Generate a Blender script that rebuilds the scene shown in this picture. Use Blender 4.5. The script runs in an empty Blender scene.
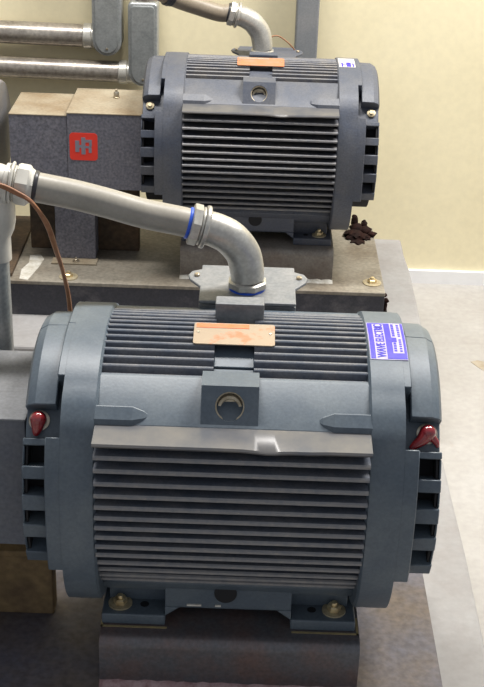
import bpy, bmesh, math, random
from mathutils import Vector, Matrix
random.seed(4)
S = bpy.context.scene
COL = S.collection
PI = math.pi

# ------------------------------------------------------------------ materials
def mat(name, c1, c2=None, scale=20, rough=0.6, metal=0.0, lo=.4, hi=.7, bump=0.0, bscale=200, spec=.5,
        fine=0.0, coat=0.0):
    m = bpy.data.materials.new(name); m.use_nodes = True
    nt = m.node_tree; b = nt.nodes['Principled BSDF']
    b.inputs['Roughness'].default_value = rough
    b.inputs['Metallic'].default_value = metal
    b.inputs['Specular IOR Level'].default_value = spec
    if coat: b.inputs['Coat Weight'].default_value = coat
    b.inputs['Base Color'].default_value = (*c1, 1)
    tc = nt.nodes.new('ShaderNodeTexCoord')
    out = None
    if c2:
        n = nt.nodes.new('ShaderNodeTexNoise'); n.inputs['Scale'].default_value = scale
        n.inputs['Detail'].default_value = 6; n.inputs['Roughness'].default_value = .65
        nt.links.new(tc.outputs['Object'], n.inputs['Vector'])
        r = nt.nodes.new('ShaderNodeValToRGB')
        r.color_ramp.elements[0].position = lo; r.color_ramp.elements[0].color = (*c1, 1)
        r.color_ramp.elements[1].position = hi; r.color_ramp.elements[1].color = (*c2, 1)
        nt.links.new(n.outputs['Fac'], r.inputs['Fac']); out = r.outputs['Color']
    if fine:
        n2 = nt.nodes.new('ShaderNodeTexNoise'); n2.inputs['Scale'].default_value = bscale
        n2.inputs['Detail'].default_value = 3
        nt.links.new(tc.outputs['Object'], n2.inputs['Vector'])
        mr = nt.nodes.new('ShaderNodeMapRange')
        mr.inputs['From Min'].default_value = .3; mr.inputs['From Max'].default_value = .7
        mr.inputs['To Min'].default_value = 1 - fine; mr.inputs['To Max'].default_value = 1 + fine
        nt.links.new(n2.outputs['Fac'], mr.inputs['Value'])
        mx = nt.nodes.new('ShaderNodeVectorMath'); mx.operation = 'SCALE'
        if out: nt.links.new(out, mx.inputs[0])
        else: mx.inputs[0].default_value = c1
        nt.links.new(mr.outputs['Result'], mx.inputs['Scale']); out = mx.outputs['Vector']
    if out: nt.links.new(out, b.inputs['Base Color'])
    if bump:
        n3 = nt.nodes.new('ShaderNodeTexNoise'); n3.inputs['Scale'].default_value = bscale
        nt.links.new(tc.outputs['Object'], n3.inputs['Vector'])
        bp = nt.nodes.new('ShaderNodeBump'); bp.inputs['Strength'].default_value = bump
        bp.inputs['Distance'].default_value = .002
        nt.links.new(n3.outputs['Fac'], bp.inputs['Height']); nt.links.new(bp.outputs['Normal'], b.inputs['Normal'])
    return m

M = {}
M['motor'] = mat('motor_paint', (.078, .102, .128), (.115, .140, .160), 14, .42, bump=.05, bscale=260, fine=.10)
M['motor2'] = mat('motor_paint_dusty', (.060, .070, .096), (.10, .102, .112), 12, .48, bump=.15, bscale=260, fine=.15)
M['fin_edge'] = mat('motor_fin_paint', (.095, .110, .140), (.17, .17, .18), 30, .38, bump=.1, bscale=300, fine=.15)
M['fin_edge2'] = mat('motor_fin_paint_worn', (.085, .09, .11), (.17, .155, .14), 30, .42, bump=.1, bscale=300, fine=.15)
M['insert'] = mat('bare_thread_metal', (.62, .54, .40), (.40, .33, .22), 80, .4, .3)
M['fin_tip'] = mat('pale_fin_tip', (.16, .165, .18), (.24, .23, .22), 90, .35, .1, .35, .7)  # tip faces in a paler colour, giving the bright tip lines
M['ledge'] = mat('dusty_ledge', (.082, .086, .096), (.14, .132, .124), 16, .30, .1, .35, .65)
M['motor_box'] = mat('terminal_box_paint', (.145, .155, .165), (.22, .22, .22), 25, .5, fine=.1)
M['dark'] = mat('dark_cavity', (.008, .008, .010), None, rough=.8)  # near-black colour paints the shade inside holes and vents
M['steel'] = mat('bolt_steel', (.50, .46, .38), (.32, .24, .14), 60, .35, .8)
M['brass'] = mat('yellowed_zinc_bolt', (.85, .72, .45), (.40, .28, .14), 60, .35, .8)
M['washer'] = mat('yellow_zinc_washer', (.50, .43, .28), (.26, .2, .12), 60, .5, .4)
M['rail'] = mat('rail_steel', (.12, .12, .13), (.17, .11, .095), 18, .38, .4, .4, .75, fine=.15)
M['rail2'] = mat('rail_steel_dusty', (.24, .22, .19), (.15, .11, .09), 16, .55, .2, .4, .75, fine=.15)
M['pink'] = mat('pinkish_primer', (.42, .30, .30), (.20, .10, .10), 60, .8)
M['yellow_line'] = mat('yellow_paint_line', (.34, .27, .13), (.22, .18, .10), 60, .7)
M['plate_f'] = mat('base_plate_dark', (.095, .095, .125), (.13, .10, .08), 7, .6, .1, .38, .68, bump=.2, bscale=90, fine=.25)
M['plate_r'] = mat('base_plate_beige', (.25, .225, .18), (.12, .09, .06), 7, .55, .05, .45, .78, fine=.2, bscale=120)
M['channel'] = mat('base_channel_dark', (.045, .045, .055), (.16, .15, .15), 11, .65, lo=.5, hi=.8, fine=.2)
M['concrete'] = mat('plinth_concrete', (.30, .295, .29), (.25, .235, .225), 9, .85, lo=.35, hi=.7, bump=.1, bscale=80, fine=.05)
M['guard'] = mat('guard_grey_paint', (.125, .125, .150), (.155, .15, .17), 20, .6, fine=.35, bscale=170)
M['guard_top'] = mat('guard_dusty_top', (.29, .25, .18), (.20, .145, .085), 7, .85, fine=.12, bscale=150)
M['guard_f'] = mat('guard_blue_grey_paint', (.115, .125, .15), (.15, .155, .17), 14, .6, fine=.15, bscale=170)
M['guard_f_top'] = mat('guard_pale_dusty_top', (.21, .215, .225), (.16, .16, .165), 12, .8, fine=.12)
M['red'] = mat('red_emblem', (.72, .035, .018), None, rough=.5)
M['red_cap'] = mat('red_plastic', (.20, .004, .010), (.34, .02, .02), 60, .2, spec=.8, coat=.6)
M['orange'] = mat('orange_print', (.85, .17, .05), (.62, .2, .1), 60, .45)
M['tan'] = mat('nameplate_tan', (.36, .28, .20), (.48, .19, .10), 26, .4, .2, .54, .62)
M['orange_plate'] = mat('faded_orange_plate', (.46, .16, .07), (.30, .19, .12), 60, .5)
M['blue'] = mat('blue_ink', (.022, .010, .50), (.045, .03, .55), 60, .45)
M['white'] = mat('sticker_white', (.42, .38, .60), (.34, .30, .56), 80, .45)
M['whiteclean'] = mat('sticker_faded_white', (.60, .56, .52), (.50, .46, .50), 80, .5)
M['conduit'] = mat('grey_flexible_conduit', (.27, .25, .21), (.33, .305, .26), 12, .38, fine=.05)
M['conduit2'] = mat('brown_grey_flexible_conduit', (.19, .155, .11), (.24, .20, .15), 12, .45, fine=.08)
M['galv'] = mat('galvanised_fitting', (.56, .54, .48), (.42, .40, .36), 28, .34, .55, fine=.12, bscale=300)
M['castalu'] = mat('cast_aluminium', (.52, .51, .47), (.40, .38, .34), 30, .36, .6, fine=.1)
M['galvpipe'] = mat('galvanised_pipe', (.42, .38, .33), (.26, .23, .20), 22, .32, .7, fine=.22, bscale=120)
M['cond_body'] = mat('dull_conduit_body', (.33, .35, .35), (.42, .42, .41), 30, .38, .5, fine=.15)
M['galvlid'] = mat('cover_metal', (.40, .42, .42), (.30, .32, .32), 24, .35, .6, fine=.12)
M['white_metal'] = mat('pale_painted_fitting', (.58, .56, .50), (.48, .46, .41), 30, .35, .1)
M['bluering'] = mat('blue_sealing_ring', (.02, .09, .55), None, rough=.4)
M['black'] = mat('black_tie', (.03, .03, .035), None, rough=.35)
M['wire'] = mat('brown_wire_sheath', (.24, .10, .045), (.34, .17, .08), 60, .45)
M['strut'] = mat('grey_strut_paint', (.17, .18, .19), (.22, .22, .22), 10, .6, fine=.1)
M['pump'] = mat('pump_casting_paint', (.15, .15, .16), (.20, .18, .16), 14, .5, fine=.15)
M['rust'] = mat('rusty_brown_casting', (.05, .035, .022), (.10, .06, .03), 9, .8, fine=.3, bscale=90)
M['rust2'] = mat('tan_rust', (.22, .15, .07), (.11, .07, .04), 12, .8, fine=.2, bscale=90)
M['grease'] = mat('dark_grease', (.012, .005, .004), (.03, .010, .007), 40, .85, spec=.2)
M['trim'] = mat('white_trim', (.80, .80, .80), (.70, .70, .70), 6, .7)
M['smear'] = mat('white_paint_smear', (.62, .60, .54), (.40, .36, .28), 60, .6)
M['wall'] = mat('cream_wall', (.78, .70, .475), (.73, .65, .43), 3, .8, fine=.03, bscale=60)

def floor_mat():
    m = mat('concrete_floor', (.40, .385, .365), (.33, .31, .285), 4, .75, lo=.3, hi=.75, bump=.08, bscale=60, fine=.06)
    nt = m.node_tree; b = nt.nodes['Principled BSDF']
    src = b.inputs['Base Color'].links[0].from_socket
    tc = nt.nodes.new('ShaderNodeTexCoord')
    def layer(src, scale, lo, hi, col, stretch=(1, 1, 1)):
        mp = nt.nodes.new('ShaderNodeMapping'); mp.inputs['Scale'].default_value = stretch
        nt.links.new(tc.outputs['Object'], mp.inputs['Vector'])
        n = nt.nodes.new('ShaderNodeTexNoise'); n.inputs['Scale'].default_value = scale; n.inputs['Detail'].default_value = 8
        n.inputs['Roughness'].default_value = .7
        nt.links.new(mp.outputs['Vector'], n.inputs['Vector'])
        r = nt.nodes.new('ShaderNodeValToRGB'); r.color_ramp.elements[0].position = lo; r.color_ramp.elements[1].position = hi
        r.color_ramp.elements[0].color = (0, 0, 0, 1); r.color_ramp.elements[1].color = (1, 1, 1, 1)
        nt.links.new(n.outputs['Fac'], r.inputs['Fac'])
        mx = nt.nodes.new('ShaderNodeMix'); mx.data_type = 'RGBA'
        nt.links.new(r.outputs['Color'], mx.inputs['Factor']); nt.links.new(src, mx.inputs['A'])
        mx.inputs['B'].default_value = (*col, 1)
        return mx.outputs['Result']
    s = layer(src, 9, .62, .72, (.36, .32, .28), (1, .6, 1))
    s = layer(s, 40, .70, .76, (.28, .24, .20))
    nt.links.new(s, b.inputs['Base Color'])
    return m
M['floor'] = floor_mat()

# ------------------------------------------------------------------ mesh helpers
def obj(name, bm, m, parent=None, bevel=0, smooth=None, loc=None, segs=2):
    bmesh.ops.recalc_face_normals(bm, faces=bm.faces)
    me = bpy.data.meshes.new(name); bm.to_mesh(me); bm.free()
    if smooth:
        me.shade_smooth(); me.set_sharp_from_angle(angle=math.radians(smooth))
    o = bpy.data.objects.new(name, me); COL.objects.link(o)
    for mm in (m if isinstance(m, (list, tuple)) else [m]): me.materials.append(mm)
    if parent: o.parent = parent
    if loc: o.location = loc
    if bevel:
        md = o.modifiers.new('edge', 'BEVEL'); md.width = bevel; md.segments = segs
        md.limit_method = 'ANGLE'; md.angle_limit = math.radians(38)
    return o
def thing(name, label, cat, loc=(0, 0, 0), group=None):
    o = bpy.data.objects.new(name, None); COL.objects.link(o); o.location = loc
    o.empty_display_size = .05
    o['label'] = label; o['category'] = cat
    if group: o['group'] = group
    return o
def tag(o, label, cat, group=None):
    o['label'] = label; o['category'] = cat
    if group: o['group'] = group
    return o
def box(bm, x0, x1, y0, y1, z0, z1, mi=0):
    v = [bm.verts.new((x, y, z)) for x in (x0, x1) for y in (y0, y1) for z in (z0, z1)]
    fs = []
    for f in ((0, 1, 3, 2), (4, 6, 7, 5), (0, 4, 5, 1), (2, 3, 7, 6), (0, 2, 6, 4), (1, 5, 7, 3)):
        fs.append(bm.faces.new([v[i] for i in f]))
    for f in fs: f.material_index = mi
    return v
def bmbox(*a):
    bm = bmesh.new(); box(bm, *a); return bm
def prism(bm, pts, a0, a1, axis='x', mi=0):
    """pts: polygon in the two other axes, extruded a0..a1 along axis"""
    def mk(a, p):
        return {'x': (a, p[0], p[1]), 'y': (p[0], a, p[1]), 'z': (p[0], p[1], a)}[axis]
    A = [bm.verts.new(mk(a0, p)) for p in pts]; B = [bm.verts.new(mk(a1, p)) for p in pts]
    n = len(pts)
    fs = [bm.faces.new(A), bm.faces.new(B[::-1])]
    for i in range(n): fs.append(bm.faces.new((A[i], A[(i+1) % n], B[(i+1) % n], B[i])))
    for f in fs: f.material_index = mi
def lathe(bm, prof, origin=(0, 0, 0), d=(0, 0, 1), n=32, start=0.0, mi=0, cap=True):
    """prof: list of (axial, radius) along direction d"""
    d = Vector(d).normalized(); q = d.to_track_quat('Z', 'Y'); o = Vector(origin)
    rings = []
    for a, r in prof:
        if r < 1e-6: rings.append([bm.verts.new(o + q @ Vector((0, 0, a)))])
        else: rings.append([bm.verts.new(o + q @ Vector((r*math.cos(start+2*PI*k/n), r*math.sin(start+2*PI*k/n), a))) for k in range(n)])
    fs = []
    for A, B in zip(rings, rings[1:]):
        for k in range(n):
            j = (k+1) % n
            if len(A) == 1 and len(B) == 1: continue
            if len(A) == 1: fs.append(bm.faces.new((A[0], B[j], B[k])))
            elif len(B) == 1: fs.append(bm.faces.new((A[k], A[j], B[0])))
            else: fs.append(bm.faces.new((A[k], A[j], B[j], B[k])))
    if cap and len(rings[0]) > 1: fs.append(bm.faces.new(rings[0][::-1]))
    if cap and len(rings[-1]) > 1: fs.append(bm.faces.new(rings[-1]))
    for f in fs: f.material_index = mi
def cr(pts, sub=8):
    P = [Vector(p) for p in pts]; P = [2*P[0]-P[1]] + P + [2*P[-1]-P[-2]]
    out = []
    for i in range(1, len(P)-2):
        for k in range(sub):
            t = k/sub; a, b, c, d = P[i-1:i+3]
            out.append(.5*((2*b) + (c-a)*t + (2*a-5*b+4*c-d)*t*t + (-a+3*b-3*c+d)*t*t*t))
    out.append(P[-2]); return out
def tube(bm, pts, r, n=20, sub=8, mi=0):
    path = cr(pts, sub); m_ = len(path)
    rf = r if callable(r) else (lambda t: r)
    T = [(path[min(i+1, m_-1)] - path[max(i-1, 0)]).normalized() for i in range(m_)]
    nrm = T[0].orthogonal().normalized(); rings = []
    for i, p in enumerate(path):
        if i:
            nrm = (nrm - T[i]*nrm.dot(T[i])).normalized()
        bn = T[i].cross(nrm); rr = rf(i/(m_-1))
        rings.append([bm.verts.new(p + (nrm*math.cos(2*PI*k/n) + bn*math.sin(2*PI*k/n))*rr) for k in range(n)])
    for A, B in zip(rings, rings[1:]):
        for k in range(n): bm.faces.new((A[k], A[(k+1) % n], B[(k+1) % n], B[k])).material_index = mi
    bm.faces.new(rings[0][::-1]).material_index = mi; bm.faces.new(rings[-1]).material_index = mi
def polar(x, r, t): return (x, -r*math.sin(t), r*math.cos(t))
def sector(bm, x0, x1, r0, r1, t0, t1, n=None, rf=None, mi=0):
    """solid ring sector round the x axis, angles in degrees from straight up towards the viewer's side"""
    t0, t1 = math.radians(t0), math.radians(t1)
    n = n or max(1, int(abs(t1-t0)/math.radians(4)))
    R = []
    for i in range(n+1):
        t = t0+(t1-t0)*i/n; ro = rf(t) if rf else r1
        R.append([bm.verts.new(polar(x, r, t)) for x, r in ((x0, r0), (x1, r0), (x1, ro), (x0, ro))])
    for A, B in zip(R, R[1:]):
        for k in range(4): bm.faces.new((A[k], A[(k+1) % 4], B[(k+1) % 4], B[k])).material_index = mi
    bm.faces.new(R[0][::-1]).material_index = mi; bm.faces.new(R[-1]).material_index = mi
def hexbolt(parent, name, loc, d, r, m=None, mw=None, wr=1.7, h=None):
    """hex head on a washer; returns the head, with the washer as its sub-part"""
    h = h or r*1.1
    bm = bmesh.new()
    lathe(bm, [(0.12*h, r), (h*.85, r), (h, r*.8)], loc, d, 6)
    lathe(bm, [(h, r*.45), (h*1.45, r*.42), (h*1.5, r*.3)], loc, d, 12)
    o = obj(name, bm, m or M['steel'], parent, smooth=30)
    bm = bmesh.new(); lathe(bm, [(-.0005, r*wr), (.16*h, r*wr), (.2*h, r*wr*.92)], loc, d, 24)
    obj('washer', bm, mw or M['washer'], o, smooth=35)
    return o

# ------------------------------------------------------------------ motor
AX = .212    # shaft height over the foot
def sup(R, n=2.5):
    return lambda t: R/((abs(math.sin(t))**n + abs(math.cos(t))**n)**(1/n))
def off(o):
    o.location = (0, 0, AX); return o

def make_motor(name, label, loc, front):
    root = thing(name, label, 'electric motor', loc)
    P = M['motor'] if front else M['motor2']
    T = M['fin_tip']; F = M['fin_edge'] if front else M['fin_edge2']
    # --- finned frame
    bm = bmesh.new()
    lathe(bm, [(-.172, .166), (.172, .166)], (0, 0, 0), (1, 0, 0), 64)
    for sy in (-1, 1):
        for sz in (-1, 1):
            prism(bm, [(sy*.098, sz*.13), (sy*.098, sz*.172), (sy*.106, sz*.171), (sy*.160, sz*.132), (sy*.160, sz*.10), (sy*.13, sz*.09)] if sz > 0 else [(sy*.095, sz*.13), (sy*.095, sz*.165), (sy*.12, sz*.150), (sy*.13, sz*.132), (sy*.12, sz*.10)], -.172, .172)
    sector(bm, -.172, .172, .15, .180, -31, 31)
    fr = off(obj('finned_frame', bm, P, root, .0012, 30, segs=1))
    # side fins, one mesh part per side
    zs = [.106, .087, .068, .050, .033, .017, .002, -.013, -.029, -.045, -.062, -.080, -.098, -.115]
    for sy in (-1, 1):
        bm = bmesh.new()
        for z in zs:
            yt = .199 - .062*(max(0, -z)/.125)**2
            yb = min(.150, yt-.02)
            n0 = len(bm.faces)
            prism(bm, [(sy*yb, z+.0038), (sy*yb, z-.0038), (sy*(yt-.0010), z-.0030), (sy*yt, z-.0021), (sy*yt, z+.0010), (sy*(yt-.0020), z+.0030)], -.171, .171)
            bm.faces.ensure_lookup_table()
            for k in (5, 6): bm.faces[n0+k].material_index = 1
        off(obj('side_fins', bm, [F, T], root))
        # broad ledge over the side fins, its lip slightly bent
        bm = bmesh.new(); N = 40; rows = []
        for i in range(N+1):
            x = -.172+.344*i/N
            dip = -.0028*math.exp(-((x-.045)/.022)**2) if sy < 0 else 0
            dip += -.0012*math.exp(-((x-.09)/.02)**2) if sy < 0 else 0
            rows.append([bm.verts.new((x, sy*y, z)) for y, z in ((.150, .1325), (.165, .1315), (.199, .1270+dip), (.201, .1245+dip), (.199, .1215+dip), (.150, .120))])
        for A, B in zip(rows, rows[1:]):
            for k in range(6): bm.faces.new((A[k], A[(k+1) % 6], B[(k+1) % 6], B[k]))
        bm.faces.new(rows[0]); bm.faces.new(rows[-1][::-1])
        off(obj('frame_ledge', bm, M['ledge'], root, smooth=40))
    # top and bottom fins
    for sz in (1, -1):
        bm = bmesh.new()
        y = -.0985
        while y < .1:
            zt = math.sqrt((.1935 if sz > 0 else .188)**2-y*y) + (.05*y*y/.01*.1 if sz > 0 else 0)
            spans = [(-.171, .171)]
            if sz > 0 and -.1 < y < .105: spans = [(-.171, -.028), (.024, .171)]
            for a, b in spans:
                prism(bm, [(y-.0036, .12*sz), (y-.0030, (zt-.0012)*sz), (y-.0018, zt*sz), (y+.0018, zt*sz), (y+.0030, (zt-.0012)*sz), (y+.0036, .12*sz)], a, b)
            y += .01395
        off(obj('top_fins' if sz > 0 else 'bottom_fins', bm, F, root))
    # low cast pads on the centre line (stepped)
    bm = bmesh.new()
    sector(bm, -.0285, .0245, .15, .1835, -20, 22); sector(bm, -.0285, .0245, .15, .1815, 22.3, 31)
    off(obj('centre_pad', bm, P, root, .0015, 30))
    # lifting eye boss with threaded hole
    bm = bmesh.new()
    A = Vector((0, -.134, .1790)); B = Vector((0, -.159, .1290)); u = (B-A).normalized(); nn = Vector((0, -u.z, u.y)); 
    if nn.y > 0: nn = -nn
    L = (B-A).length; hw = .0360; cxm = -.0050; hc = A + u*L*.47; hr = .0185
    def fp(a, b, dd=0): return Vector((cxm+a, 0, 0)) + Vector((0, hc.y, hc.z)) + u*b + nn*dd
    K = 32; b0, b1 = -L*.46, L*.54
    sq = []; ci = []; deep = []
    for k in range(K):
        t = 2*PI*(k+.5)/K; c, s = math.cos(t), math.sin(t)
        sx = (hw/abs(c)) if abs(c) > 1e-6 else 9; sb = ((b1 if s > 0 else -b0)/abs(s)) if abs(s) > 1e-6 else 9
        q = min(sx, sb); sq.append(bm.verts.new(fp(c*q, s*q)))
        ci.append(bm.verts.new(fp(c*hr, s*hr))); deep.append(bm.verts.new(fp(c*hr, s*hr, -.016)))
    cor = [bm.verts.new(fp(sx, sb)) for sx, sb in ((hw, b1), (-hw, b1), (-hw, b0), (hw, b0))]
    def q_of(v):
        d_ = v.co-fp(0, 0); return (1 if d_.x > 0 else -1, 1 if d_.dot(u) > 0 else -1)
    cm = {(1, 1): cor[0], (-1, 1): cor[1], (-1, -1): cor[2], (1, -1): cor[3]}
    def side(k):
        d_ = sq[k].co-fp(0, 0); return 'x' if abs(abs(d_.x)-hw) < 1e-5 else 'b'
    outer = []
    for k in range(K):
        j = (k+1) % K
        bm.faces.new((sq[k], sq[j], ci[j], ci[k])); bm.faces.new((ci[k], ci[j], deep[j], deep[k]))
        outer.append(sq[k])
        if side(k) != side(j):
            c_ = cm[q_of(sq[k])]
            bm.faces.new((sq[k], c_, sq[j])); outer.append(c_)
    bm.faces.new(deep).material_index = 1
    low = [bm.verts.new((v.co.x, -.098, v.co.z+.001) if v.co.z > .172 else (v.co.x, v.co.y+.035, v.co.z*.92)) for v in outer]
    for k in range(len(outer)):
        j = (k+1) % len(outer); bm.faces.new((outer[k], outer[j], low[j], low[k]))
    bm.faces.new(low)
    boss = off(obj('lifting_boss', bm, [P, M['dark']], root))
    bm = bmesh.new()
    for k in range(3):
        lathe(bm, [(-.0145+k*.0040, hr*.99), (-.0130+k*.0040, hr*.90), (-.0115+k*.0040, hr*.99)], fp(0, 0), nn, 28, cap=False)
    lathe(bm, [(-.0158, hr*.97), (-.0120, hr*.80), (-.0120, hr*.62), (-.0150, hr*.55), (-.0150, 0)], fp(0, .002), nn, 28, cap=False)
    o = obj('threaded_insert', bm, M['insert'], boss, smooth=30); o['label'] = 'bare bronze coloured thread in lifting hole'
    # raised ribs near both ends
    for sx in (-1, 1):
        bm = bmesh.new()
        A_ = [(-.134, .150), (-.143, .158), (-.157, .146), (-.160, .133), (-.148, .127), (-.135, .135)]
        cy_, cz_ = -.147, .139; A_ = [(p[0]-.002, p[1]-.007) for p in A_]
        L_ = []
        for xx, k_ in ((.174, 1), (.126, 1), (.112, .55), (.106, .15)):
            L_.append([bm.verts.new((sx*xx, cy_+(p[0]-cy_)*k_, cz_+(p[1]-cz_)*k_)) for p in A_])
        for a_, b_ in zip(L_, L_[1:]):
            for k in range(6): bm.faces.new((a_[k], a_[(k+1) % 6], b_[(k+1) % 6], b_[k]))
        bm.faces.new(L_[0]); bm.faces.new(L_[-1][::-1])
        off(obj('raised_rib', bm, P, root, .002))
    # --- end shields with vent openings
    for sx in (-1, 1):
        bm = bmesh.new()
        prof = sup(.1935, 2.5)
        n = 96; rings = []
        XS = [(.170, .5, 0), (.170, 1, -.004), (.173, 1, 0), (.2150, 1, 0), (.2150, .5, 0)]
        for xx, fsc, dr in XS:
            ring = []
            for k in range(n):
                t = 2*PI*k/n; r = (prof(t)+dr)*fsc
                dg = math.degrees(min(t, 2*PI-t))
                if fsc == 1 and 38.5 < dg < 55.5: r += .0035
                ring.append(bm.verts.new(polar(sx*xx, r, t)))
            rings.append(ring)
        for A_, B_ in zip(rings, rings[1:]):
            for k in range(n): bm.faces.new((A_[k], A_[(k+1) % n], B_[(k+1) % n], B_[k]))
        bm.faces.new(rings[0]); bm.faces.new(rings[-1][::-1])
        es = off(obj('end_shield', bm, P, root, smooth=24))
        # outer cover
        bm = bmesh.new(); ux0, ux1 = sx*.2150, sx*.2655
        def dome(t0, t1, xa, xb, r1=.187):
            t0, t1 = math.radians(t0), math.radians(t1); n_ = max(2, int(abs(t1-t0)/math.radians(4)))
            sec = []
            for i in range(n_+1):
                t = t0+(t1-t0)*i/n_
                sec.append([bm.verts.new(polar(x, r, t)) for x, r in ((xa, .12), (xb, .12), (xb, r1-.014), (xb-sx*.004, r1-.006), (xb-sx*.014, r1), (xa, r1+.001))])
            for A_, B_ in zip(sec, sec[1:]):
                for k in range(6): bm.faces.new((A_[k], A_[(k+1) % 6], B_[(k+1) % 6], B_[k]))
            bm.faces.new(sec[0]); bm.faces.new(sec[-1])
        for m_ in (1, -1):      # front side and far side
            sector(bm, sx*.2140, sx*.2245, .12, .19, 0, m_*32.5, rf=lambda t: prof(t)-.0004)
            dome(0, m_*42.5, sx*.2246, ux1, .1885)
            sector(bm, sx*.2150, sx*.2640, .12, .166, m_*32, m_*55.5)
            sector(bm, sx*.2140, sx*.2335, .12, .19, m_*55.5, m_*112, rf=lambda t: prof(t)-.0004); a = 55.5
            for (v0, v1) in ((58.5, 67), (72.5, 79.5), (86.5, 93.5), (100.5, 110)):
                sector(bm, sx*.2336, ux1, .140, .1775, m_*a, m_*v0, 2)
                sector(bm, sx*.2630, ux1, .14, .174, m_*v0, m_*v1, 3)
                a = v1
            sector(bm, sx*.2336, ux1, .140, .1775, m_*a, m_*117)
        off(obj('vented_cover', bm, P, root, .0012, 28, segs=1))
        bm = bmesh.new()
        lathe(bm, [(.16, .146), (.2595, .146), (.2600, .05)], (0, 0, 0), (sx, 0, 0), 48)
        for m_ in (1, -1): sector(bm, sx*.2590, sx*.2615, .13, .172, m_*57, m_*115)
        lathe(bm, [(.25, .045), (.268, .045), (.269, .03)], (0, 0, 0), (sx, 0, 0), 32)
        off(obj('vent_dark_liner', bm, M['dark'], root, smooth=30))  # black liner added so the vent openings look dark
        # cap or plug on the pad
        t = math.radians(47.5); d = Vector((0, -math.sin(t), math.cos(t))); base = Vector((sx*.2475, 0, 0)) + d*.166
        if front:
            bm = bmesh.new()
            lathe(bm, [(0, .0135), (.002, .0135), (.0025, .0115)], base, d, 24)
            collar = obj('grease_fitting', bm, M['steel'], root, smooth=35); off(collar)
            bm = bmesh.new()
            lathe(bm, [(.001, .0085), (.006, .0105), (.013, .0100), (.018, .0075), (.0205, .004), (.021, 0)], base, d, 24)
            # drooping strap of the cap
            dn = Vector((0, -.30, -.95)).normalized(); lean = -sx*.0 + (-.20 if sx < 0 else -1.35)
            st = base + d*.010
            q1 = st + dn*.010 + Vector((lean*.006, -.001, 0)); q2 = st + dn*.021 + Vector((lean*.016, -.0015, 0))
            tube(bm, [st, q1, q2], lambda u_: .0085*(1-u_)**.7+.0026, 14, 5)
            if sx > 0: tube(bm, [st+Vector((.003, 0, -.004)), st+Vector((.011, -.003, -.012)), st+Vector((.014, -.003, -.019))], lambda u_: .006*(1-u_*.6), 12, 4)
            c_ = obj('grease_cap', bm, M['red_cap'], collar, smooth=50); c_['label'] = 'glossy red plastic cap with drooping strap'
        else:
            bm = bmesh.new()
            lathe(bm, [(0, .0095), (.004, .0095), (.005, .0075)], base, d, 24)
            lathe(bm, [(.005, .005), (.009, .005)], base, d, 6)
            off(obj('plug_bolt', bm, M['washer'], root, smooth=35))
    # --- feet
    for sy in (-1, 1):
        for sx in (-1, 1):
            bm = bmesh.new()
            x0, x1 = sorted((-.174 if sx < 0 else .178, -.086 if sx < 0 else .088))
            ys = sorted((sy*.050, sy*.120))
            box(bm, x0, x1, ys[0], ys[1], -.212, -.195)
            ft = obj('foot', bm, P, root, .002); off(ft)
            bm = bmesh.new(); xh = -.116 if sx < 0 else .118
            lathe(bm, [(-.1952, .0062), (-.1946, .0062)], (xh, sy*.096, 0), (0, 0, 1), 16)
            obj('foot_hole', bm, M['dark'], ft)
            xb = -.150 if sx < 0 else .149
            hexbolt(ft, 'foot_bolt', (xb, sy*.096, -.1945), (0, 0, 1), .0098, M['brass'], M['washer'], 1.7, .010)
        # leg web down from the frame to both feet and the bridge between them
        bm = bmesh.new()
        prism(bm, [(sy*.060, -.196), (sy*.085, -.196), (sy*.090, -.150), (sy*.118, -.122), (sy*.110, -.09), (sy*.07, -.12)], -.166, .168)
        prism(bm, [(sy*.055, -.183), (sy*.116, -.183), (sy*.1185, -.179), (sy*.1215, -.150), (sy*.126, -.126), (sy*.10, -.09), (sy*.055, -.15)], -.086, .088)
        for xa, xb_ in ((-.0865, -.066), (.0885, .068)):
            q = [bm.verts.new((x_, yy, zz_)) for yy in (sy*.085, sy*.1175) for x_, zz_ in ((xa, -.198), (xa, -.182), (xb_, -.182))]
            for f_ in ((0, 1, 2), (3, 5, 4), (0, 3, 4, 1), (1, 4, 5, 2), (0, 2, 5, 3)): bm.faces.new([q[k] for k in f_])
        wb = obj('foot_web', bm, P, root, .0015); off(wb)
        bm = bmesh.new(); lathe(bm, [(0, .0155), (.004, .0155)], (-.003, sy*.1195, -.151), (0, sy, .05), 24)
        obj('drain_hole', bm, M['dark'], wb)
        if sy < 0 and front:
            for xa, xb_ in ((-.056, -.036), (-.017, -.009)):
                bm = bmesh.new(); box(bm, xa, xb_, -.1212, -.1190, -.176, -.1735); obj('cast_mark', bm, M['smear'], wb)
    # --- nameplate
    bm = bmesh.new(); a0, a1 = Vector((0, .006, .1955)), Vector((0, -.046, .1905))
    up = (a0-a1).normalized(); nm = Vector((0, -up.z, up.y)); nm = nm if nm.z > 0 else -nm
    H = (a0-a1).length; W = .0535
    def pt(x, h, z=0): return Vector((x-.003, 0, 0)) + a1 + up*(h*H) + nm*z
    def panel(bm, x0, x1, h0, h1, z0, z1, rc=.0, mi=0):
        pts = []
        if rc:
            for cxx, cyy, st in ((x1-rc, h1*H-rc, 0), (x0+rc, h1*H-rc, 90), (x0+rc, h0*H+rc, 180), (x1-rc, h0*H+rc, 270)):
                for k in range(5):
                    a_ = math.radians(st+22.5*k); pts.append((cxx+rc*math.cos(a_), (cyy+rc*math.sin(a_))/H))
        else: pts = [(x1, h1), (x0, h1), (x0, h0), (x1, h0)]
        lo_ = [bm.verts.new(pt(x, h, z0)) for x, h in pts]; hi_ = [bm.verts.new(pt(x, h, z1)) for x, h in pts]
        fs = [bm.faces.new(hi_), bm.faces.new(lo_[::-1])]
        for k in range(len(pts)):
            j = (k+1) % len(pts); fs.append(bm.faces.new((lo_[k], lo_[j], hi_[j], hi_[k])))
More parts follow.
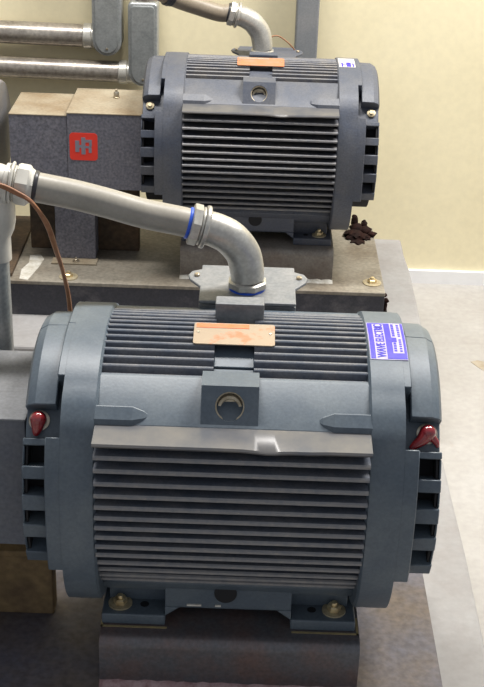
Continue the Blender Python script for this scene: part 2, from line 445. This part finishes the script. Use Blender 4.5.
        for f in fs: f.material_index = mi
    panel(bm, -W, W, 0, 1, 0, .0016, .004)
    npl = obj('nameplate', bm, M['tan'] if front else M['orange_plate'], root); off(npl)
    npl['label'] = 'tan metal rating plate with orange bar' if front else 'faded orange metal rating plate'
    bm = bmesh.new(); panel(bm, -W+.003, W-.034, .76, .95, .0017, .0021)
    obj('printed_bar', bm, M['orange'] if front else M['tan'], npl)
    for x in (-W+.006, W-.006):
        bm = bmesh.new(); lathe(bm, [(0, .0022), (.001, .0018), (.0014, 0)], pt(x, .55, .0016), nm, 12); obj('rivet', bm, M['steel'], npl)
    # --- workshop sticker on the right end shield
    prof = sup(.1935, 2.5)
    def sk(bm, x0, x1, t0, t1, dr, mi=0):
        n_ = max(1, int(abs(t1-t0)/2)); g = []
        for i in range(n_+1):
            t = math.radians(t0+(t1-t0)*i/n_); r = prof(t)+dr
            sh = .0
            g.append([bm.verts.new(polar(x, rr, t)) for x in (x0, x1) for rr in (r, r+.0004)])
        for A_, B_ in zip(g, g[1:]):
            for q in ((1, 3), (0, 1), (2, 3), (0, 2)): bm.faces.new((A_[q[0]], A_[q[1]], B_[q[1]], B_[q[0]])).material_index = mi
        bm.faces.new((g[0][0], g[0][1], g[0][3], g[0][2])); bm.faces.new((g[-1][0], g[-1][1], g[-1][3], g[-1][2]))
    bm = bmesh.new()
    if front:
        sk(bm, .1740, .2225, -9, 19.5, .0003)
    else:
        sk(bm, .1755, .2125, -12, 10.5, .0003)
    stc = obj('workshop_sticker', bm, M['white'] if front else M['whiteclean'], root, smooth=30); off(stc)
    stc['label'] = 'blue and white paper sticker with rotated lettering'
    bm = bmesh.new()
    if front:
        sk(bm, .1750, .1812, -8.3, 19, .0008); sk(bm, .1965, .2045, -8.3, 19, .0008); sk(bm, .2190, .2220, -8.3, 19, .0008)
        sk(bm, .1812, .1965, -8.3, -7.9, .0008); sk(bm, .2045, .2190, 15.6, 19, .0008); sk(bm, .2045, .2110, 4.2, 7.6, .0008)
        for i in range(14):
            if i in (7,): continue
            sk(bm, .2062, .2098, -7.8+i*1.62, -6.8+i*1.62, .0008); sk(bm, .2135, .2168, -7.5+i*1.62, -6.7+i*1.62, .0008)
    else:
        sk(bm, .1810, .1850, 1, 9.8, .0008); sk(bm, .1925, .2030, 0, 9.8, .0008); sk(bm, .2060, .2095, 2, 9.8, .0008)
        sk(bm, .1850, .1925, 4.6, 5.6, .0008)
    obj('blue_printing', bm, M['blue'], stc, smooth=30)
    if front:
        # lettering reads from the viewer's side up over the top
        cu = bpy.data.curves.new('lettering', 'FONT'); cu.body = 'WAVE ELECTRIC'; cu.size = .0145; cu.extrude = .0002; cu.offset = .0002
        to = bpy.data.objects.new('lettering_tmp', cu); COL.objects.link(to)
        bpy.context.view_layer.update()
        me = bpy.data.meshes.new_from_object(to.evaluated_get(bpy.context.evaluated_depsgraph_get()))
        bpy.data.objects.remove(to); bpy.data.curves.remove(cu)
        xs_ = [v.co.x for v in me.vertices]; wd = max(xs_)-min(xs_); x0_ = min(xs_)
        for v in me.vertices:
            u_ = (v.co.x-x0_)/wd; t = math.radians(18.4-u_*25.6); r = prof(t)+.0011+v.co.z
            v.co = polar(.1946-v.co.y*1.12, r, t)
        lo_ = bpy.data.objects.new('lettering', me); COL.objects.link(lo_); me.materials.clear(); me.materials.append(M['blue'])
        lo_.parent = stc
    # --- terminal box behind the top fins
    bm = bmesh.new()
    box(bm, -.056, .082, .113, .236, .02, .174)
    fl = [(-.056, .109), (.082, .109), (.082, .160), (.098, .185), (.101, .200), (.096, .214), (.082, .222), (.082, .238), (-.056, .238), (-.056, .222), (-.070, .214), (-.075, .200), (-.072, .185), (-.056, .160)]
    prism(bm, fl, .176, .181, 'z')
    box(bm, -.030, .036, .032, .058, .12, .2135); box(bm, -.020, .026, .058, .113, .12, .165)
    jb = obj('terminal_box', bm, M['motor_box'] if front else P, root, .0018); off(jb)
    if not front: jb.location.z -= .016
    jb['label'] = 'grey terminal box with screwed lid'
    for x in (-.062, .088):
        bm = bmesh.new(); lathe(bm, [(.181, .0042), (.184, .0042), (.185, .003)], (x, .196, 0), (0, 0, 1), 12)
        obj('lid_screw', bm, M['steel'], jb)
    return root

BASE_F = (.004, 0, .388); YR = 1.401
BASE_R = (.035, YR, .388)
front = make_motor('electric_motor', 'large blue-grey finned electric motor in the foreground with red grease caps', BASE_F, True)
rear = make_motor('electric_motor', 'dusty blue-grey finned electric motor standing behind, by the cream wall', BASE_R, False)

# ------------------------------------------------------------------ rails, bases, plinths
def pump_base(loc, fr):
    X0, X1 = -1.15, .304
    which = 'front' if fr else 'rear'
    r = thing('steel_base_frame', ('dark stained flat steel base frame under the foreground motor' if fr else
              'beige topped steel base frame with dark channel edge under the rear motor'), 'machine base', loc)
    bm = bmesh.new(); box(bm, X0, X1, -.205, .205, .081, .090)
    obj('top_plate', bm, M['plate_f'] if fr else M['plate_r'], r, .0015)
    bm = bmesh.new()
    for s in (-1, 1):
        y = s*.198
        pr = [(y, 0), (y, .081), (y-s*.06, .081), (y-s*.06, .073), (y-s*.009, .073), (y-s*.009, .009), (y-s*.06, .009), (y-s*.06, 0)]
        prism(bm, pr, X0, X1)
    for xx in (X0+.002, X1-.010): box(bm, xx, xx+.008, -.188, .188, .0, .0805)
    obj('side_channel', bm, M['channel'], r, .001)
    return r
pf = pump_base((.007, 0, .220), True)
pr_ = pump_base((.036, YR, .220), False)
for (x, y) in ((.277, -.149), (-.436, -.175), (.277, .17), (-.436, .17)):
    hexbolt(pr_, 'anchor_bolt', (x, y, .0905), (0, 0, 1), .011, M['brass'], M['washer'], 2.0, .010)
hexbolt(pf, 'anchor_bolt', (.270, .17, .0905), (0, 0, 1), .011, M['steel'], M['washer'], 2.0, .010)
# paint smear on the rear plate
bm = bmesh.new()
pts = [(-.548, -.195), (-.528, -.2), (-.520, -.16), (-.513, -.12), (-.508, -.075), (-.520, -.05), (-.545, -.055), (-.541, -.10), (-.552, -.14)]
prism(bm, pts, .0901, .0906, 'z'); obj('paint_smear', bm, M['smear'], pr_)['label'] = 'whitish paint smear on the plate'

def rail(loc, fr):
    r = thing('mounting_rail', ('rust-flecked steel rail carrying the foreground motor, round edged' if fr else
              'dusty brown steel rail with rounded edge carrying the rear motor'), 'mounting rail', loc)
    t = .008; H = .078; Y = .152; R = .016
    prof = [(-Y, 0), ]
    for k in range(7):
        a = math.radians(180-15*k); prof.append((-Y+R+R*math.cos(a), H-R+R*math.sin(a)))
    for k in range(7):
        a = math.radians(90-15*k); prof.append((Y-R+R*math.cos(a), H-R+R*math.sin(a)))
    prof.append((Y, 0)); prof.append((Y-t, 0))
    for k in range(7):
        a = math.radians(15*k); prof.append((Y-R+(R-t)*math.cos(a), H-R+(R-t)*math.sin(a)))
    for k in range(7):
        a = math.radians(90+15*k); prof.append((-Y+R+(R-t)*math.cos(a), H-R+(R-t)*math.sin(a)))
    prof.append((-Y+t, 0))
    bm = bmesh.new(); prism(bm, prof, -.1775, .181)
    obj('rail_body', bm, M['rail'] if fr else M['rail2'], r, smooth=35)
    n = 40
    for s in (-1, 1):
        bm = bmesh.new(); A = []
        for i in range(n+1):
            x = -.178+.36*i/n; w = .008+.004*random.random(); h = .004+.003*random.random()
            A.append([bm.verts.new((x, s*Y, 0)), bm.verts.new((x, s*(Y+w), 0)), bm.verts.new((x, s*(Y+w*.4), h)), bm.verts.new((x, s*Y, h+.001))])
        for a, b in zip(A, A[1:]):
            for k in range(4): bm.faces.new((a[k], a[(k+1) % 4], b[(k+1) % 4], b[k]))
        bm.faces.new(A[0]); bm.faces.new(A[-1])
        obj('weld_bead', bm, M['pink'] if fr else M['smear'], r)['label'] = 'pinkish painted weld line' if fr else 'pale weld line'
    if fr:
        for x0, x1 in ((-.178, -.086), (.087, .180)):
            bm = bmesh.new()
            box(bm, x0, x1, -.127, -.1235, H+.0001, H+.0008)
            xe = x0 if x0 < 0 else x1-.003
            box(bm, xe, xe+.003, -.127, -.09, H+.0001, H+.0008)
            obj('yellow_sealant_line', bm, M['yellow_line'], r)['label'] = 'thin yellowish line round the motor feet'
    return r
rail((.007, 0, .310), True)
rail((.037, YR, .310), False)

def plinth(name, label, x0, x1, y0, y1):
    bm = bmesh.new(); box(bm, x0, x1, y0, y1, 0, .22)
    bmesh.ops.subdivide_edges(bm, edges=bm.edges, cuts=6, use_grid_fill=True)
    for v in bm.verts:
        if v.co.z > .19: v.co += Vector((random.uniform(-.003, .003), random.uniform(-.003, .003), 0))
    return tag(obj(name, bm, M['concrete'], None, .006), label, 'plinth')
plinth('concrete_plinth', 'pale concrete plinth beneath the foreground motor base', -1.3, .412, -.45, .62)
plinth('concrete_plinth', 'pale concrete plinth beneath the rear motor base, in front of the cream wall', -1.3, .437, 1.035, 1.757)

# ------------------------------------------------------------------ coupling guards
def emblem(parent, x0, x1, z0, z1, y):
    bm = bmesh.new(); n = 5; rc = (x1-x0)*.13; pts = []
    for cx_, cz_, st in ((x1-rc, z1-rc, 0), (x0+rc, z1-rc, 90), (x0+rc, z0+rc, 180), (x1-rc, z0+rc, 270)):
        for k in range(n):
            a = math.radians(st+22.5*k); pts.append((cx_+rc*math.cos(a), cz_+rc*math.sin(a)))
    prism(bm, pts, y-.0008, y, 'y')
    e = obj('emblem_plate', bm, M['red'], parent); e['label'] = 'red rounded square emblem with grey letters'
    bm = bmesh.new(); W = x1-x0; Hh = z1-z0
    def b(u0, u1, v0, v1): box(bm, x0+W*u0, x0+W*u1, y-.0013, y-.0009, z0+Hh*v0, z0+Hh*v1)
    b(.20, .35, .30, .72); b(.35, .42, .46, .56); b(.42, .57, .22, .84)
    b(.57, .80, .66, .76); b(.70, .80, .52, .66); b(.57, .78, .45, .53); b(.68, .79, .28, .45)
    obj('emblem_letters', bm, mat('emblem_grey', (.20, .19, .23)), e)
def guard(loc, fr):
    # local origin: bottom of its foot on the base plate
    g = thing('coupling_guard', ('grey sheet metal coupling guard at the left edge, beside the foreground motor' if fr else
              'speckled grey coupling guard with red square emblem, left of the rear motor'), 'coupling guard', loc)
    mf = M['guard_f'] if fr else M['guard']; mt = M['guard_f_top'] if fr else M['guard_top']
    # main body, open underneath: front, back, side sheets and top
    xs0, xm, xs1 = -.574, -.441, -.268
    z0, z1 = (.192, .390 if fr else .374); yF, yB = -.10, (.092 if fr else .10)
    bm = bmesh.new(); box(bm, xm, xs1, yF, yF+.003, z0, z1-.003); box(bm, xm, xs1, yB-.003, yB, z0, z1-.003)
    box(bm, xs1-.003, xs1, yF+.0031, yB-.0031, z0, z1-.003); box(bm, -.43, xs1-.0031, yF+.004, yB-.004, z0, z0+.003)
    obj('guard_body', bm, mf, g, .001)
    bm = bmesh.new(); box(bm, xm-.001, xs1+.001, yF-.001, yB+.001, z1-.003, z1)
    obj('guard_lid', bm, mt, g, .001)['label'] = 'dust covered top sheet'
    bm = bmesh.new(); prism(bm, [(yF+.004, z0), (yF+.004, z1-.011), (yB-.024, z1-.011), (yB-.024, z0), (yB-.027, z0), (yB-.027, z1-.014), (yF+.007, z1-.014), (yF+.007, z0)], xs0, xm-.0005)
    obj('guard_extension', bm, mf, g, .001)
    bm = bmesh.new(); box(bm, xs0-.0, xm-.0012, yF+.003, yB-.023, z1-.011, z1-.008)
    obj('extension_lid', bm, mt, g, .001)
    # leg with flanged foot
    for s in (-1, 1):
        ys = (yF+.028, yF+.088) if s < 0 else (yB-.064, yB-.004)
        bm = bmesh.new()
        box(bm, -.480, -.385, ys[0], ys[0]+.004, .004, z0+.03)
        box(bm, -.480, -.476, ys[0]+.004, ys[1], .004, z0+.03); box(bm, -.389, -.385, ys[0]+.004, ys[1], .004, z0+.03)
        fy = (ys[0]-.026, ys[0]+.004) if s < 0 else (ys[0]-.0, ys[1])
        lg = obj('guard_leg', bm, mf, g, .001)
        bm = bmesh.new(); box(bm, -.488, -.380, fy[0]-.006, fy[1], 0, .004)
        obj('leg_flange', bm, M['guard_top'] if not fr else mf, lg, .0008)
        if s < 0:
            hexbolt(lg, 'flange_bolt', (-.430, fy[0]+.008, .004), (0, 0, 1), .006, M['steel'], M['steel'], 1.5, .007)
    hexbolt(g, 'lid_bolt', (-.341, .030, z1+.0003), (0, 0, 1), .0065, M['steel'], M['steel'], 1.2, .014)
    if not fr: emblem(g, -.436, -.372, .262, .327, yF)
    return g
guard((.037, YR, .310), False)
guard((.001, 0, .310), True)

# ------------------------------------------------------------------ pumps (cut by the left edge of the photograph)
def pump(loc, fr):
    p = thing('pump', ('brown pedestal pump beyond the foreground coupling guard' if fr else
              'grey pump casing with dark rusty pedestal at left, driven by the rear motor'), 'pump', loc)
    bm = bmesh.new()
    lathe(bm, [(-.590, .05), (-.592, .118), (-.598, .122), (-.615, .122), (-.622, .095), (-.76, .09), (-.78, .17), (-.95, .19), (-1.0, .12), (-1.05, .08)], (0, 0, .29), (1, 0, 0), 40)
    obj('pump_casing', bm, M['pump'], p, .002, 35)
    bm = bmesh.new()
    box(bm, -1.05, -.553, -.185, .18, 0, .010); box(bm, -1.05, -.70, -.10, .10, .010, .20)
    obj('pedestal', bm, M['rust'], p, .002)['label'] = 'dark rusty pedestal'
    return p
pump((.022, YR, .310), False)
pump((-.02, 0, .310), True)
for (loc, x0, x1, h, mm, lb) in (((.007, 0, .3101), -.50, -.262, .115, 'rust2', 'rusty tan support block under the grey guard beside the foreground motor'),
                                 ((.036, YR, .3101), -.550, -.285, .190, 'rust', 'dark rusty support block behind the leg of the guard with the red emblem')):
    bm = bmesh.new(); box(bm, x0, x1, -.008, .026, 0, h-.012); box(bm, x0, x1, -.010, .0265, h-.012, h)
    o = tag(obj('support_block', bm, M[mm], None, .003), lb, 'support block'); o.location = loc

# ------------------------------------------------------------------ foreground conduit run
def ring(bm, c, d, r, a, b, n=24, ch=.0015, mi=0): lathe(bm, [(a, r-ch), (a+ch, r), (b-ch, r), (b, r-ch)], c, d, n, mi=mi)
def elbow_set(name, label, dx, dy, dz, left, metal, cmat, gmat, long=False):
    o3 = Vector((dx, dy, dz))
    t = thing(name, label, 'conduit', o3 + Vector((.016, .158, .781+.0)))
    inv = -(Vector((.016, .158, .781)))
    def V(*p): return Vector(p) + inv
    # elbow
    bm = bmesh.new()
    tube(bm, [V(.016, .158, .796), V(.0145, .158, .812), V(.008, .1575, .836), V(-.009, .153, .859), V(-.028, .150, .871), V(-.046, .1475, .8775)], lambda u: .0240+.0012*math.sin(u*PI), 28, 8)
    e = obj('elbow', bm, metal, t, smooth=50)
    bm = bmesh.new(); lathe(bm, [(0, .0275), (.0015, .029), (.009, .029), (.011, .0255)], V(.016, .158, .784), (0, 0, 1), 8, PI/8)
    obj('hex_hub', bm, metal, e, smooth=30)
    bm = bmesh.new(); lathe(bm, [(0, .0265), (.0035, .0265)], V(.016, .158, .7808), (0, 0, 1), 28)
    obj('sealing_ring', bm, gmat, e)['label'] = 'blue rubber ring' if gmat is M['bluering'] else 'dark rubber ring'
    d = Vector((-.94, -.06, .24)).normalized()
    bm = bmesh.new(); ring(bm, V(-.043, .148, .8765), d, .0310, 0, .0065); ring(bm, V(-.043, .148, .8765), d, .0275, .0065, .011)
    lathe(bm, [(.011, .0265), (.012, .0295), (.023, .0295), (.0245, .0265)], V(-.043, .148, .8765), d, 8, PI/8)
    obj('compression_nut', bm, metal, t, smooth=30)
    bm = bmesh.new(); ring(bm, V(-.066, .1465, .8822), d, .0228, 0, .0055)
    obj('blue_ring' if gmat is M['bluering'] else 'end_ring', bm, gmat, t, smooth=35)
    bm = bmesh.new(); tube(bm, [V(*p) for p in left], .0208, 28, 8)
    obj('flexible_conduit', bm, cmat, t, smooth=60)
    return t, V
L1 = [(-.066, .1465, .8822), (-.082, .145, .8862), (-.132, .141, .897), (-.178, .137, .911), (-.226, .133, .924), (-.262, .129, .932), (-.292, .128, .9375)]
t1, V1 = elbow_set('flexible_conduit', 'grey flexible conduit with silver elbow entering the foreground motor terminal box', 0, 0, 0, L1, M['castalu'], M['conduit'], M['bluering'])
dl = Vector((-.96, -.03, .17)).normalized()
bm = bmesh.new(); ring(bm, V1(-.276, .1285, .935), dl, .0226, 0, .006); obj('black_band', bm, M['black'], t1, smooth=35)
bm = bmesh.new()
c0 = V1(-.286, .128, .9365)
lathe(bm, [(-.004, .0225), (.0, .0245), (.002, .0270), (.004, .0285), (.017, .0285), (.020, .0265)], c0, dl, 8, PI/8)
ring(bm, c0, dl, .0245, .020, .024); ring(bm, c0, dl, .0295, .024, .028); lathe(bm, [(.028, .022), (.050, .022)], c0, dl, 28)
obj('end_connector', bm, M['white_metal'], t1, smooth=32)['label'] = 'pale cream connector'
L2 = [(-.066, .1462, .882), (-.090, .144, .882), (-.138, .130, .898), (-.191, .105, .920), (-.245, .075, .950), (-.33, .05, 1.0), (-.42, .05, 1.08)]
t2, V2 = elbow_set('flexible_conduit', 'brownish flexible conduit with elbow entering the rear motor, against the cream wall', .020, YR, -.0165, L2, M['galv'], M['conduit2'], M['black'])
d2 = Vector((-.05, -.028, .026)).normalized()
bm = bmesh.new(); ring(bm, V2(-.203, .0985, .9265), d2, .0250, 0, .012); ring(bm, V2(-.203, .0985, .9265), d2, .0228, -.008, .0)
obj('dark_coupling_ring', bm, M['black'], t2, smooth=35)

tb = thing('conduit_riser', 'pale vertical conduit with tee fitting at the left edge of the photograph', 'conduit', (-.338, .132, .310))
bm = bmesh.new(); lathe(bm, [(.006, .0165), (.53, .0165)], (0, 0, 0), (0, 0, 1), 28)
obj('riser_pipe', bm, M['cond_body'], tb, smooth=40)
bm = bmesh.new(); lathe(bm, [(0, .026), (.006, .026), (.007, .020), (.02, .020)], (0, 0, 0), (0, 0, 1), 28)
obj('floor_flange', bm, M['cond_body'], tb, smooth=30)
bm = bmesh.new()
lathe(bm, [(.515, .0205), (.535, .0205), (.548, .0205), (.560, .0260), (.572, .0285), (.600, .0285), (.640, .0275), (.650, .020), (.655, .008)], (0, 0, 0), (0, 0, 1), 32)
lathe(bm, [(-.12, .0265), (-.022, .0265), (-.020, .0300), (-.008, .0300), (-.006, .027), (-.0, .0275)], (.0, -.002, .630), (1, -.0, -.12), 28)
lathe(bm, [(.0, .0255), (.016, .0255), (.018, .0290), (.023, .0290), (.0235, .026)], (-.000, -.002, .630), (1, -.0, -.12), 28)
obj('tee_fitting', bm, M['white_metal'], tb, smooth=35)

# wires
def wire(name, label, pts, r, ends=3):
    t = None; bm = bmesh.new()
    for k in range(ends):
        o_ = Vector((random.uniform(-1, 1), random.uniform(-1, 1), random.uniform(-1, 1)))*r*.8
        tube(bm, [Vector(p)+o_*math.cos(i*.9+k*2.1)*1.2 for i, p in enumerate(pts)], r, 8, 6)
    return tag(obj(name, bm, M['wire'], None, smooth=60), label, 'wire')
wire('bundled_wire', 'brown wires hanging off the grey conduit down behind the foreground motor',
     [(-.41, .07, .968), (-.36, .078, .962), (-.322, .088, .950), (-.300, .095, .9375), (-.281, .098, .926), (-.268, .100, .908), (-.259, .105, .886), (-.254, .12, .85), (-.250, .15, .80), (-.246, .18, .735), (-.246, .20, .62), (-.25, .21, .5), (-.25, .225, .40), (-.26, .24, .225)], .0024)
wire('thin_wire', 'thin brown wire curving behind the rear motor towards the grey strut',
     [(.050, 1.590, .770), (.055, 1.60, .796), (.070, 1.602, .802), (.085, 1.605, .795), (.105, 1.61, .778), (.119, 1.62, .755), (.122, 1.64, .70), (.122, 1.66, .5), (.122, 1.68, .225)], .0017, 1)

# ------------------------------------------------------------------ wall conduits
def lbody(name, label, x, z0, z1, yw, pipe_z, xl, proj_, rad, cover_top):
    """horizontal pipe from the left with coupling into an upright conduit body"""
    t = thing('wall_conduit', label, 'conduit', (x, yw, z0))
    o = Vector((x, yw, z0))
    bm = bmesh.new(); lathe(bm, [(0, rad), (1.4, rad)], Vector((xl-1.4, yw, pipe_z))-o, (1, 0, -.012), 28)
    obj('pipe', bm, M['galvpipe'], t, smooth=50)
    bm = bmesh.new(); lathe(bm, [(-.002, rad+.001), (.0, rad+.0035), (.020, rad+.0035), (.022, rad+.001), (.06, rad+.001)], Vector((xl-.004, yw, pipe_z-.017))-o, (1, 0, 0), 28)
    obj('coupling', bm, M['galv'], t, smooth=35)
    # body: long box with round lower end
    w = .0395; pts = []
    H = z1-z0
    for k in range(13):
        a = math.radians(180+15*k); pts.append((w*math.cos(a), w+w*math.sin(a)))
    if cover_top:
        for k in range(7):
            a = math.radians(15*k); pts.append((w-.012+.012*math.cos(a), H-.012+.012*math.sin(a)))
        for k in range(7):
            a = math.radians(90+15*k); pts.append((-w+.012+.012*math.cos(a), H-.012+.012*math.sin(a)))
    else: pts += [(w, H), (-w, H)]
    bm = bmesh.new(); prism(bm, pts, -.034, .030, 'y')
    bd = obj('body', bm, M['cond_body'], t, .006, segs=3)
    # proud lid with raised rim
    bm = bmesh.new()
    lid = [(p[0]*.80, w*.2+ (p[1])*(H-w*.4)/H) for p in pts]
    prism(bm, lid, -.038, -.0335, 'y')
    lo = obj('cover', bm, M['galvlid'], bd, .0025)
    bm = bmesh.new(); lathe(bm, [(0, .0035), (.002, .003), (.0025, 0)], (0, -.038, w*.52), (0, -1, 0), 10)
    obj('cover_screw', bm, M['steel'], lo, smooth=40)
    if cover_top:
        bm = bmesh.new(); lathe(bm, [(0, .027), (.02, .027), (.6, .0)] and [(0, .029), (.03, .029), (.031, .0245), (1.2, .0245)], (.006, .004, H-.01), (0, 0, 1), 28)
        obj('riser_pipe', bm, M['galvpipe'], bd, smooth=40)
    return t
WY = 1.925
lbody('a', 'upper galvanised wall pipe with conduit body rising out of the picture', -.376, .662, 1.20, WY, .724, -.436, 0, .0302, False)
lbody('b', 'lower galvanised wall pipe ending in a rounded upright conduit body', -.280, .583, .808, WY-.005, .6300, -.342, 0, .0285, True)
bm = bmesh.new(); box(bm, .125, .185, 1.905, 1.970, 0, 2.6)
tag(obj('steel_strut', bm, M['strut'], None, .004), 'plain grey upright strut on the wall behind the rear motor', 'strut')

# ------------------------------------------------------------------ grease clumps
def clump(label, loc, blobs):
    bm = bmesh.new()
    for (x, y, z, r, sz) in blobs:
        bmesh.ops.create_icosphere(bm, subdivisions=3, radius=r, matrix=Matrix.Translation((x, y, z)) @ Matrix.Diagonal((1, 1, sz, 1)))
    for v in bm.verts:
        k = 1+.16*math.sin(v.co.x*330+v.co.y*190)*math.sin(v.co.z*260+v.co.y*310)
        v.co.x *= k; v.co.y *= k
        v.co.z = max(v.co.z, 0)
    o = tag(obj('grease_clump', bm, M['grease'], None, smooth=70), label, 'grease'); o.location = loc
clump('dark red-black grease clump on the beige plate under the rear motor end', (.300, 1.560, .3101),
      [(-.012, -.02, .004, .026, .5), (-.004, .008, .010, .018, .9), (-.010, .016, .030, .009, 1.8), (.016, .006, .008, .016, .8), (.014, .014, .022, .008, 1.4), (.032, -.012, .006, .011, .6), (-.004, -.055, .001, .018, .15), (.010, -.028, .003, .018, .45)])
clump('tiny dark grease speck beside the plate corner on the rear plinth', (.346, 1.262, .2205), [(0, 0, .055, .006, .9), (.004, -.008, .045, .0065, 1.0), (.003, -.002, .02, .006, 3.6)])

# ------------------------------------------------------------------ room
def struct(name, bm, m):
    o = obj(name, bm, m); o['kind'] = 'structure'; return o
WB = 1.973
struct('floor', bmbox(-3, 3.2, -3.2, WB+.1, -.1, 0), M['floor'])
struct('wall_back', bmbox(-3, 3.2, WB, WB+.1, 0, 3.2), M['wall'])
struct('baseboard_back', bmbox(-3, 3.2, WB-.012, WB, 0, .040), M['trim'])
bm = bmesh.new()
prism(bm, [(.610, 1.465), (.630, 1.475), (.650, 1.465), (.69, 1.475), (.73, 1.45), (.71, 1.38), (.66, 1.36), (.650, 1.40), (.625, 1.435)], 0.0002, .0008, 'z')
tag(obj('floor_stain', bm, mat('oil_stain', (.30, .25, .18), (.40, .35, .28), 30, .6)), 'brown oil stain on the pale concrete floor at the right edge', 'stain')

# ------------------------------------------------------------------ light
def area(name, loc, rot, sx, sy, e, col):
    l = bpy.data.lights.new(name, 'AREA'); l.shape = 'RECTANGLE'; l.size = sx; l.size_y = sy; l.energy = e; l.color = col
    o = bpy.data.objects.new(name, l); COL.objects.link(o); o.location = loc; o.rotation_euler = rot
area('ceiling_lamp_right', (1.4, 1.2, 3.0), (0, math.radians(20), 0), 1.2, .3, 122, (1, .97, .93))
area('ceiling_lamp_left', (-.4, .9, 3.1), (0, 0, 0), 1.2, .3, 72, (1, .97, .93))
w = bpy.data.worlds.new('room_light'); S.world = w; w.use_nodes = True
w.node_tree.nodes['Background'].inputs['Color'].default_value = (.88, .92, 1, 1)
w.node_tree.nodes['Background'].inputs['Strength'].default_value = .42

# ------------------------------------------------------------------ camera
cd = bpy.data.cameras.new('camera'); cam = bpy.data.objects.new('camera', cd); COL.objects.link(cam)
cd.sensor_fit = 'VERTICAL'; cd.sensor_height = 24; cd.lens = 24*1300/687
Pt = math.radians(26.8); ro = math.radians(2.0); c, s_ = math.cos(ro), math.sin(ro)
fw = Vector((0, math.cos(Pt), -math.sin(Pt))); up0 = Vector((0, math.sin(Pt), math.cos(Pt))); r0 = Vector((1, 0, 0))
R = c*r0+s_*up0; U = -s_*r0+c*up0
mw = Matrix((R, U, -fw)).transposed().to_4x4(); mw.translation = Vector((.0115, -1.5558, 1.5566))
cam.matrix_world = mw
cd.clip_start = .05; S.camera = cam
S.view_settings.view_transform = 'Standard'; S.view_settings.look = 'None'
S.view_settings.gamma = 1; S.view_settings.use_curve_mapping = False
S.view_settings.exposure = 0.0
